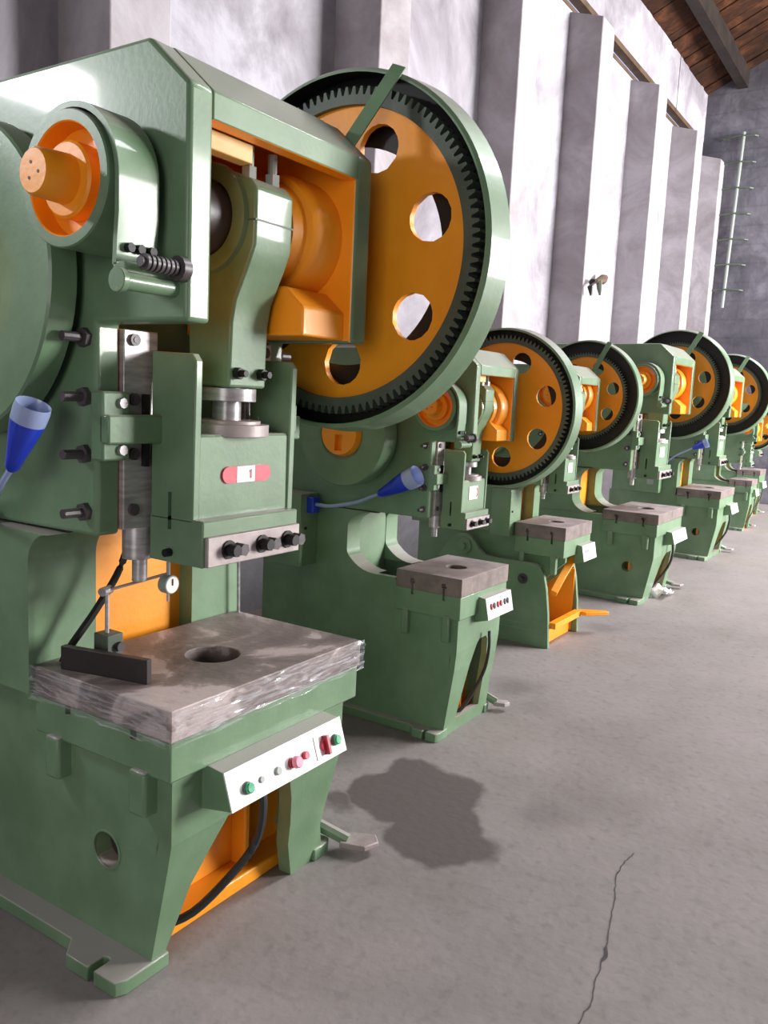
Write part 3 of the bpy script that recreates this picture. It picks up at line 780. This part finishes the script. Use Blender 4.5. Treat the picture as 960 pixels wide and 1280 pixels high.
    for i in range(22):
        a = math.radians(20 + 160 * i / 21); inn.append((0.233 + 0.162 * math.cos(a), 2.062 + 0.162 * math.sin(a)))
    inn += [(0.071, 1.98), (0.076, 1.93), (0.080, 1.865)]
    va = [[bm.verts.new((x, q[0], q[1])) for (x, q) in ((-0.535, p), (-0.418, p), (-0.418, q_), (-0.535, q_))] for p, q_ in zip(pts, inn)]
    for a, b_ in zip(va, va[1:]):
        for j in range(4): bm.faces.new((a[j], a[(j + 1) % 4], b_[(j + 1) % 4], b_[j]))
    bm.faces.new(va[0]); bm.faces.new(va[-1]); bmesh.ops.recalc_face_normals(bm, faces=bm.faces)
    bd = part('brake_band', rnd(bm), 'green', None, 0, raw=True)
    def rb_(bm): return rnd(bm)
    for x in (-0.505, -0.475, -0.440):
        part('band_bolt', rnd(cyl(BM(), (x, 0.064, 1.905), (x, 0.048, 1.905), 0.011, n=8)), 'black', bd, 0, raw=True)
    part('band_lug', rnd(box(BM(), -0.535, -0.418, 0.035, 0.078, 1.845, 1.872)), 'green', bd, 0.004, raw=True)
    part('brake_pin', rnd(cyl(cyl(BM(), (-0.545, 0.045, 1.828), (-0.372, 0.045, 1.828), 0.021, n=18), (-0.552, 0.045, 1.828), (-0.535, 0.045, 1.828), 0.028, n=18)), 'green', bd, 0.002, raw=True)
    bm = BM(); cyl(bm, (-0.515, 0.01, 1.872), (-0.395, 0.01, 1.872), 0.012, n=12)
    for i in range(7): cyl(bm, (-0.505 + i * 0.014, 0.01, 1.872), (-0.497 + i * 0.014, 0.01, 1.872), 0.019, n=16)
    cyl(bm, (-0.405, 0.01, 1.872), (-0.38, 0.01, 1.872), 0.030, n=12)
    part('brake_spring', rnd(bm), 'dark_steel', bd, 0, raw=True)
    part('bearing_boss', rnd(lathe_x(BM(), 0.233, 2.062, [(-0.42, 0.0), (-0.42, 0.120), (-0.378, 0.135), (-0.376, 0)], 40, False)), 'green', dm, 0, raw=True)

    # --- flywheel at the left rear, drive shaft, motor at the back
    fy, fz, fr_ = P.get('fw', (FY(0.797), FZ(1.866), 0.435 * sg)); fx0, fx1 = P.get('fwx', (FX(-0.495), FX(-0.415)))
    bm = BM(); lathe_x(bm, fy, fz, [(fx0 + 0.012, 0), (fx0 + 0.012, fr_ * 0.45), (fx0, fr_ * 0.5), (fx0, fr_ * 0.985), (fx0 + 0.006, fr_), (fx1, fr_), (fx1, 0)], 64, False)
    fwh = part('flywheel', bm, None, None, 0, raw=True, mats=['green', 'green'], pick=lambda f: 1 if abs(f.normal.x) < 0.3 else 0)
    bm = BM(); lathe_x(bm, fy, fz, [(fx0 - 0.03 * sg, 0), (fx0 - 0.03 * sg, fr_ * 0.40), (fx0 + 0.013, fr_ * 0.44), (fx0 + 0.013, 0)], 40, False)
    hb = part('flywheel_hub', bm, 'orange', fwh, 0, raw=True)
    cut(hb, box(BM(), fx0 - 0.06 * sg, fx0 + 0.006, fy - fr_ * 0.09, fy + fr_ * 0.09, fz - fr_ * 0.32, fz - fr_ * 0.02))
    part('drive_shaft', cyl(BM(), (fx0 + 0.02, fy, fz), (FX(gx + 0.06), fy, fz), 0.04 * sg + 0.005, n=16), 'dark_steel', None, 0, raw=True)
    mzz = FZ(1.50)
    mo = part('motor', cyl(BM(), (FX(-0.28), yb + 0.16 * sg, mzz), (FX(0.28), yb + 0.16 * sg, mzz), 0.15 * sg, n=28), 'green', None, 0.01, raw=True)
    part('motor_mount', box(BM(), FX(-0.2), FX(0.2), yb - 0.05, yb + 0.12 * sg, mzz - 0.02, mzz + 0.02), 'green', mo, 0.003, raw=True)

    # --- control box on the front
    if P.get('panel', True):
        kx0, kx1, pz = P.get('px', (-0.28, 0.235, 0.0))
        prof = [(0.025, 0.463 + pz), (-0.088, 0.485 + pz), (-0.055, 0.586 + pz), (0.025, 0.594 + pz)]
        cb = part('control_box', prism(BM(), prof, 0, kx0, kx1), None, mats=['green', 'green'], pick=lambda f: 1 if f.normal.z > 0.6 else 0, bevel=0.003)
        # white face plate lying on the sloping front
        a_, b_ = Vector((0, -0.090, 0.485 + pz)), Vector((0, -0.057, 0.587 + pz)); up = (b_ - a_); nrm = Vector((0, -up.z, up.y)).normalized()
        def F(x, t, o=0.0): return Vector((x, 0, 0)) + a_ + up * t + nrm * o
        bm = BM(); q = [F(kx0, 0, 0.002), F(kx1 + 0.004, 0, 0.002), F(kx1 + 0.004, 1, 0.002), F(kx0, 1, 0.002)]
        va = [bm.verts.new(v) for v in q]; vb = [bm.verts.new(v - nrm * 0.004) for v in q]
        bm.faces.new(va); bm.faces.new(vb[::-1])
        for i in range(4): bm.faces.new((va[i], vb[i], vb[(i + 1) % 4], va[(i + 1) % 4]))
        bmesh.ops.recalc_face_normals(bm, faces=bm.faces)
        fpn = part('face_plate', bm, 'white_panel', cb, 0)
        W = kx1 - kx0
        def button(name, fx_, t, r_, h, mt_, n=16): 
            return part(name, cyl(BM(), F(kx0 + W * fx_, t, 0.0), F(kx0 + W * fx_, t, h), r_, r_ * 0.9, n), mt_, fpn, 0.001)
        if P['panel'] == 'full':
            for fx_, t in ((0.135, 0.40), (0.915, 0.44)):
                bt = button('push_button', fx_, t, 0.0185, 0.010, 'gear_grey')
                part('button_cap', cyl(BM(), F(kx0 + W * fx_, t, 0.009), F(kx0 + W * fx_, t, 0.020), 0.0155, 0.014, 18), 'button_green', bt, 0.002)
            button('key_switch', 0.25, 0.42, 0.0095, 0.008, 'grey_button')
            button('indicator_lamp', 0.385, 0.42, 0.0125, 0.010, 'grey_button')
            ms = button('stop_button', 0.505, 0.43, 0.0155, 0.012, 'dark_red')
            part('button_cap', cyl(BM(), F(kx0 + W * 0.52, 0.43, 0.012), F(kx0 + W * 0.52, 0.43, 0.028), 0.019, 0.017, 20), 'pink', ms, 0.003)
            button('red_button', 0.625, 0.45, 0.0125, 0.014, 'red')
            def rect(name, f0, f1, t0, t1, o, mt_, sk=0):
                bm = BM(); q = [F(kx0 + W * f0 + sk, t0, o), F(kx0 + W * f1 + sk, t0, o), F(kx0 + W * f1, t1, o), F(kx0 + W * f0, t1, o)]
                va = [bm.verts.new(v) for v in q]; vb = [bm.verts.new(v - nrm * (o + 0.001)) for v in q]
                bm.faces.new(va); bm.faces.new(vb[::-1])
                for i in range(4): bm.faces.new((va[i], vb[i], vb[(i + 1) % 4], va[(i + 1) % 4]))
                bmesh.ops.recalc_face_normals(bm, faces=bm.faces); return part(name, bm, mt_, fpn, 0.001)
            rect('scale_mark', 0.722, 0.730, 0.12, 0.80, 0.003, 'gear_grey')
            button('rotary_switch', 0.815, 0.45, 0.0215, 0.010, 'red')
            rect('switch_knob', 0.803, 0.827, 0.18, 0.72, 0.022, 'dark_red')
        elif P['panel'] == 'marks':
            for f0, mt_ in ((0.16, 'dark_red'), (0.28, 'dark_steel'), (0.42, 'dark_red'), (0.54, 'dark_red'), (0.70, 'dark_steel'), (0.82, 'dark_steel')):
                button('push_button', f0, 0.55, 0.017, 0.012, mt_, 10)
        else:
            def strip(f0, f1, t0, t1, mt_):
                bm = BM(); q = [F(kx0 + W * f0, t0, 0.005), F(kx0 + W * f1, t0, 0.005), F(kx0 + W * f1, t1, 0.005), F(kx0 + W * f0, t1, 0.005)]
                va = [bm.verts.new(v) for v in q]; vb = [bm.verts.new(v - nrm * 0.005) for v in q]
                bm.faces.new(va); bm.faces.new(vb[::-1])
                for i in range(4): bm.faces.new((va[i], vb[i], vb[(i + 1) % 4], va[(i + 1) % 4]))
                bmesh.ops.recalc_face_normals(bm, faces=bm.faces); part('legend_strip', bm, mt_, fpn, 0)
            strip(*( (0.12, 0.50, 0.50, 0.68) if P['panel'] == 'short' else (0.30, 0.92, 0.52, 0.60)), 'pink')
        # cable from the box down through the arch
        if not cradle:
         cpts = curve_pts([(kx0 + W * 0.36, -0.03, 0.485), (kx0 + W * 0.37, -0.035, 0.40), (kx0 + W * 0.37, -0.01, 0.29), (kx0 + W * 0.28, 0.05, 0.18), (kx0 + W * 0.12, 0.11, 0.09), (kx0 - W * 0.04, 0.17, 0.06)], 20)
         part('control_cable', tube(BM(), cpts, 0.0125, 8), 'rubber', cb, 0)

    # --- foot pedal at the right
    if not cradle:
        pd = part('pedal_arm', tube(BM(), [(0.32, 0.30, 0.10), (0.42, 0.18, 0.085), (0.45, 0.03, 0.045)], 0.022, 8), 'green', None, 0)
        part('foot_pedal', prism(BM(), [(0.41, 0.04), (0.44, -0.045), (0.50, -0.065), (0.535, -0.03), (0.50, 0.05), (0.46, 0.07)], 2, 0.03, 0.05), 'bolster_dusty', pd, 0.004)

    # --- electric box on the left side, work lamp
    eb = P.get('ebox')
    if eb:
        x0, x1, y0, y1, z0, z1 = eb
        e = part('electric_box', box(BM(), x0, x1, y0, y1, z0, z1), None, None, 0.004, raw=True, mats=['green', 'green'], pick=lambda f: 1 if f.normal.y < -0.5 else 0)
        part('box_lock', cyl(BM(), ((x0 + x1) / 2 - 0.03, y0 + 0.001, (z0 + z1) / 2 + 0.01), ((x0 + x1) / 2 - 0.03, y0 - 0.006, (z0 + z1) / 2 + 0.01), 0.007, n=8), 'black', e, 0, raw=True)
        if P.get('eb_sticker'):
            part('box_sticker', box(BM(), x0 - 0.002, x0, y0 + 0.06, y0 + 0.13, z0 + 0.09, z0 + 0.16), 'grey_button', e, 0, raw=True)
    lp = P.get('lamp')
    if lp:
        pts, hd0, hd1, r1 = lp
        la = part('lamp_arm', tube(BM(), curve_pts(pts, 16), 0.009, 8), 'pale_blue' , None, 0, raw=True)
        b0 = Vector(pts[0])
        part('lamp_base', box(BM(), b0.x - 0.028, b0.x + 0.028, b0.y - 0.02, b0.y + 0.028, b0.z - 0.045, b0.z + 0.035), 'blue', la, 0.006, raw=True)
        h0, h1 = Vector(hd0), Vector(hd1); ax = h1 - h0
        tt = [0, 0.06, 0.25, 0.5, 0.75, 0.92, 1.0]; rr_ = [0.24, 0.42, 0.55, 0.78, 0.97, 1.0, 0.96]
        u, v = frame_of(ax); bm = BM(); rings = []
        for t, r_ in zip(tt, rr_): rings.append([bm.verts.new(h0 + ax * t + (u * math.cos(2 * PI * k / 24) + v * math.sin(2 * PI * k / 24)) * r_ * r1) for k in range(24)])
        rings.append([bm.verts.new(h0 + ax * 0.95 + (u * math.cos(2 * PI * k / 24) + v * math.sin(2 * PI * k / 24)) * 0.9 * r1) for k in range(24)])
        rings.append([bm.verts.new(h0 + ax * 0.40 + (u * math.cos(2 * PI * k / 24) + v * math.sin(2 * PI * k / 24)) * 0.55 * r1) for k in range(24)])
        nf = []
        for j, (a, b2) in enumerate(zip(rings, rings[1:])):
            for k in range(24): nf.append((bm.faces.new((a[k], a[(k + 1) % 24], b2[(k + 1) % 24], b2[k])), j))
        bm.faces.new(rings[0][::-1]); bm.faces.new(rings[-1]); bmesh.ops.recalc_face_normals(bm, faces=bm.faces)
        for f, j in nf: f.material_index = 1 if j >= 4 else 0  # pale sheen of the wide end, put into the head's colour
        part('lamp_head', bm, None, la, 0, raw=True, mats=['blue', 'pale_blue'])

    # --- tilting cradle for the inclinable press
    if cradle:
        pl_ = [(0.047, 0.0), (0.064, 0.229), (0.087, 0.391), (0.112, 0.49), (0.135, 0.53), (0.175, 0.55), (0.229, 0.553), (0.446, 0.548), (0.54, 0.556), (0.585, 0.59), (0.615, 0.63), (0.65, 0.667), (0.70, 0.685),
               (0.76, 0.675), (0.82, 0.63), (0.88, 0.55), (1.02, 0.20), (1.05, 0.0)]
        for s in (-1, 1):
            cpl = part('cradle_plate', prism(BM(), pl_, 0, s * 0.252, s * 0.285), None, None, 0.004, raw=True, mats=['green', 'green'],
                       pick=lambda f: 1 if f.normal.y < -0.3 or f.normal.z > 0.3 else 0)
            part('pivot_bolt', cyl(cyl(BM(), (s * 0.28, 0.70, 0.60), (s * 0.30, 0.70, 0.60), 0.055, n=20), (s * 0.28, 0.70, 0.60), (s * 0.325, 0.70, 0.60), 0.025, n=6), 'green', cpl, 0.003, raw=True)
            part('lock_bolt', cyl(cyl(BM(), (s * 0.28, 0.255, 0.44), (s * 0.291, 0.255, 0.44), 0.035, n=20), (s * 0.28, 0.255, 0.44), (s * 0.325, 0.255, 0.44), 0.018, n=6), 'dark_steel', cpl, 0.002, raw=True)
            for zz in (0.09, 0.13, 0.17):
                part('cast_rib', box(BM(), s * 0.284, s * 0.288, 0.10, 0.95, zz, zz + 0.012), 'green', cpl, 0.002, raw=True)
        cw_ = part('cradle_web', box(BM(), -0.253, 0.253, 0.42, 0.44, 0.0, 0.50), 'orange', None, 0, raw=True)
        part('cradle_inner', box(BM(), 0.240, 0.253, 0.09, 0.43, 0.01, 0.45), 'orange', cw_, 0, raw=True)
        part('cradle_sill', box(BM(), -0.253, 0.253, 0.10, 0.16, 0.0, 0.09), 'orange', cw_, 0.003, raw=True)
        part('tilt_brace', tube(BM(), [(-0.22, 0.06, 0.36), (-0.08, 0.05, 0.47), (0.10, 0.03, 0.60)], 0.032, 4), 'orange', None, 0.003, raw=True)
        fb_ = part('foot_bar', box(BM(), -0.24, 0.24, 0.02, 0.07, 0.125, 0.165), 'orange', None, 0.003, raw=True)
        part('foot_pedal', prism(BM(), [(0.22, 0.06), (0.22, -0.02), (0.30, -0.09), (0.36, -0.14), (0.38, -0.11), (0.33, -0.02), (0.28, 0.06)], 2, 0.135, 0.16), 'orange', fb_, 0.004, raw=True)
    return root

P1 = dict(cw=0.432, at=(1.849, 1.53), sx=1, sy=1, sg=1, tz=0.786, zc1=2.298, wrap=True, panel='full', hole='steel', sticker='red',
          lamp=([(-0.43, 0.80, 1.20), (-0.50, 0.62, 1.24), (-0.545, 0.51, 1.31), (-0.545, 0.455, 1.37)], (-0.545, 0.46, 1.36), (-0.535, 0.375, 1.535), 0.046))
press(P1, 'large green power press with film-wrapped table and dial gauge on it')
arch2 = ([(-0.21, 0.07), (-0.17, 0.20), (-0.12, 0.34), (-0.04, 0.43), (0.0, 0.45)], [(0.20, 0.07), (0.19, 0.20), (0.175, 0.34), (0.15, 0.43), (0.12, 0.45)])
arch4 = ([(-0.16, 0.05), (-0.12, 0.20), (-0.06, 0.34), (0.02, 0.40)], [(0.24, 0.05), (0.23, 0.20), (0.22, 0.34), (0.20, 0.40)])
P2 = dict(at=(3.62, 1.726), sx=0.60, sy=0.63, sg=0.69, tz=0.782, zc1=1.75, cz=1.558, th=0.79, wd=0.002, webm='green', rb=0.13, rt=0.13, cw=0.39, panel='marks', px=(-0.10, 0.36, 0.08), sticker='arc',
          gx=0.56, hoop=0.14, strap=False, teeth=100, fw=(0.60, 1.41, 0.245), fwx=(-0.40, -0.30), ebox=(-0.375, -0.235, 0.845, 1.06, 0.73, 1.095),
          lamp=([(-0.30, 0.825, 1.045), (-0.33, 0.70, 1.05), (-0.33, 0.55, 1.085), (-0.33, 0.42, 1.14)], (-0.33, 0.42, 1.135), (-0.33, 0.215, 1.245), 0.05), arch=arch2)
press(P2, 'green power press with a blue lamp on its electric box, next to the film-wrapped table')
P3 = dict(at=(5.40, 1.915), sx=0.53, sy=0.63, sg=0.65, tz=0.804, zc1=1.768, cz=1.655, th=0.58, panel='short', px=(-0.02, 0.44, 0.06), sticker='white', tk=1.12,
          gx=0.56, hoop=0.14, teeth=96, gk=0.86, cradle=True, ebox=(-0.32, -0.20, 0.36, 0.50, 0.71, 1.02), lamp=None)
press(P3, 'green inclinable press held in a two-plate cradle with orange brace and foot bar')
P4 = dict(at=(7.24, 1.779), sx=0.94, sy=0.82, sg=0.81, tz=0.745, zc1=2.005, th=0.80, rb=0.14, rt=0.13, panel='long', hole='orange', sticker='white', hoop=0.10, px=(-0.10, 0.36, 0.02), arch=arch4, gk=0.86)
press(P4, 'tall green press with rounded open throat and white paper at its foot')
P5 = dict(at=(9.75, 1.817), sx=0.86, sy=0.81, sg=0.77, tz=0.752, zc1=1.97, panel='long', hole='orange', sticker='white', hoop=0.09, px=(-0.02, 0.40, 0.02), th=0.57, arch=arch4, gk=0.86,
          ebox=(-0.47, -0.32, 0.62, 0.88, 0.68, 1.02), eb_sticker=True,
          lamp=([(-0.40, 0.60, 1.00), (-0.42, 0.48, 1.10), (-0.41, 0.32, 1.19)], (-0.41, 0.32, 1.19), (-0.40, 0.17, 1.26), 0.05))
press(P5, 'green press with a blue lamp, between the paper-footed press and the low press')
P6 = dict(at=(12.36, 1.97), sx=0.52, sy=0.52, sg=0.50, tz=0.69, zc1=1.50, panel='long', px=(-0.10, 0.36, 0.05), sticker='white', th=0.7, rb=0.1)
press(P6, 'small low green press, the shortest of the row, near the end wall')
P7 = dict(at=(14.2, 2.16), sx=0.60, sy=0.60, sg=0.60, tz=0.72, zc1=1.70, panel='long', sticker='white', th=0.7, rb=0.1)
press(P7, 'green press standing last in the row before the grey end wall')

# ------------------------------------------------------------------ small things
ox, oy = 1.849, 1.53
# dark steel bar standing on the first table
a = Vector((ox - 0.392, oy + 0.47, 0.786)); b_ = Vector((ox - 0.325, oy + 0.19, 0.786)); d = (b_ - a); nrm = Vector((-d.y, d.x, 0)).normalized() * 0.022
bm = BM(); q = [a, b_, b_ + nrm, a + nrm]
if nrm.x < 0: q = [a, b_, b_ - nrm, a - nrm]
va = [bm.verts.new(p) for p in q]; vb = [bm.verts.new(p + Vector((0, 0, 0.068))) for p in q]
bm.faces.new(va); bm.faces.new(vb[::-1])
for i in range(4): bm.faces.new((va[i], vb[i], vb[(i + 1) % 4], va[(i + 1) % 4]))
bmesh.ops.recalc_face_normals(bm, faces=bm.faces)
blk = obj('steel_bar', bm, 'black_steel', None, 0.002)
tag(blk, 'dark steel bar standing on edge on the film-wrapped press table', 'steel bar')

gx_, gy_, gz_ = ox - 0.283, oy + 0.400, 0.786
ga = tag(empty('dial_gauge_stand', (gx_, gy_, gz_)), 'dial gauge on a magnetic stand behind the dark steel bar', 'dial gauge')
obj('magnetic_base', box(BM(), -0.028, 0.028, -0.03, 0.03, 0.0, 0.098), 'gear_grey', ga, 0.003)
obj('base_knob', cyl(BM(), (0.012, -0.03, 0.06), (0.012, -0.042, 0.06), 0.014, n=12), 'dark_steel', ga)
obj('post', cyl(BM(), (-0.005, 0.0, 0.095), (-0.005, 0.0, 0.232), 0.006, n=10), 'steel', ga)
obj('clamp', cyl(BM(), (-0.028, -0.006, 0.222), (0.012, 0.008, 0.222), 0.013, n=10), 'steel', ga)
obj('arm', cyl(BM(), (-0.01, 0.0, 0.222), (0.142, -0.085, 0.262), 0.0045, n=8), 'steel', ga)
dl = obj('dial', cyl(cyl(BM(), (0.142, -0.107, 0.232), (0.142, -0.075, 0.232), 0.028, n=28), (0.142, -0.09, 0.255), (0.142, -0.09, 0.300), 0.006, n=8), 'grey_button', ga, 0.002)
obj('dial_face', cyl(BM(), (0.142, -0.1072, 0.232), (0.142, -0.1082, 0.232), 0.024, n=28), 'white_panel', dl)
obj('dial_pointer', box(BM(), 0.140, 0.144, -0.110, -0.1082, 0.230, 0.250), 'black', dl)
obj('spindle', cyl(BM(), (0.142, -0.09, 0.206), (0.142, -0.09, 0.180), 0.004, n=8), 'steel', dl)

# thin pale rod standing at the back of the first table, black hose hanging in the throat
rod = tag(obj('thin_rod', cyl(BM(), (ox + 0.405, oy + 0.53, 0.784), (ox + 0.398, oy + 0.53, 1.02), 0.006, n=8), 'steel'), 'thin pale rod standing at the rear edge of the film-wrapped table', 'rod')
hs = tag(obj('black_hose', tube(BM(), curve_pts([(ox - 0.155, oy + 0.47, 1.11), (ox - 0.19, oy + 0.475, 1.03), (ox - 0.26, oy + 0.485, 0.93), (ox - 0.34, oy + 0.50, 0.83), (ox - 0.36, oy + 0.505, 0.79)], 20), 0.011, 8), 'black'), 'black hose hanging down into the throat of the film-wrapped press', 'hose')

# crumpled white paper at the foot of the fourth press
bm = BM(); g = []
for i in range(9):
    row = []
    for j in range(7):
        u, v = i / 8 - 0.5, j / 6 - 0.5
        z = 0.002 + 0.10 * max(0, noise.noise(Vector((u * 3 + 4, v * 3, 1.5))) + 0.55) * (1 - 1.2 * u * u)
        row.append(bm.verts.new((u * 0.26, v * 0.16, max(0.001, z))))
    g.append(row)
for i in range(8):
    for j in range(6): bm.faces.new((g[i][j], g[i + 1][j], g[i + 1][j + 1], g[i][j + 1]))
pp = obj('crumpled_paper', bm, 'paper', None, 0, smooth=20)
pp.location = (7.24 + 0.02, 1.779 + 0.03, 0.0)
md = pp.modifiers.new('thickness', 'SOLIDIFY'); md.thickness = 0.002
tag(pp, 'crumpled white paper on the floor at the foot of the tall press', 'paper')

# ------------------------------------------------------------------ bake the queued recesses and drop the cutters
bpy.context.view_layer.update()
dg = bpy.context.evaluated_depsgraph_get()
done = {}
for o, c in CUTS:
    if o.name not in done: done[o.name] = (o, bpy.data.meshes.new_from_object(o.evaluated_get(dg)))
for o, me in done.values():
    o.modifiers.clear(); o.data = me
for o, c in CUTS:
    me = c.data; bpy.data.objects.remove(c); bpy.data.meshes.remove(me)
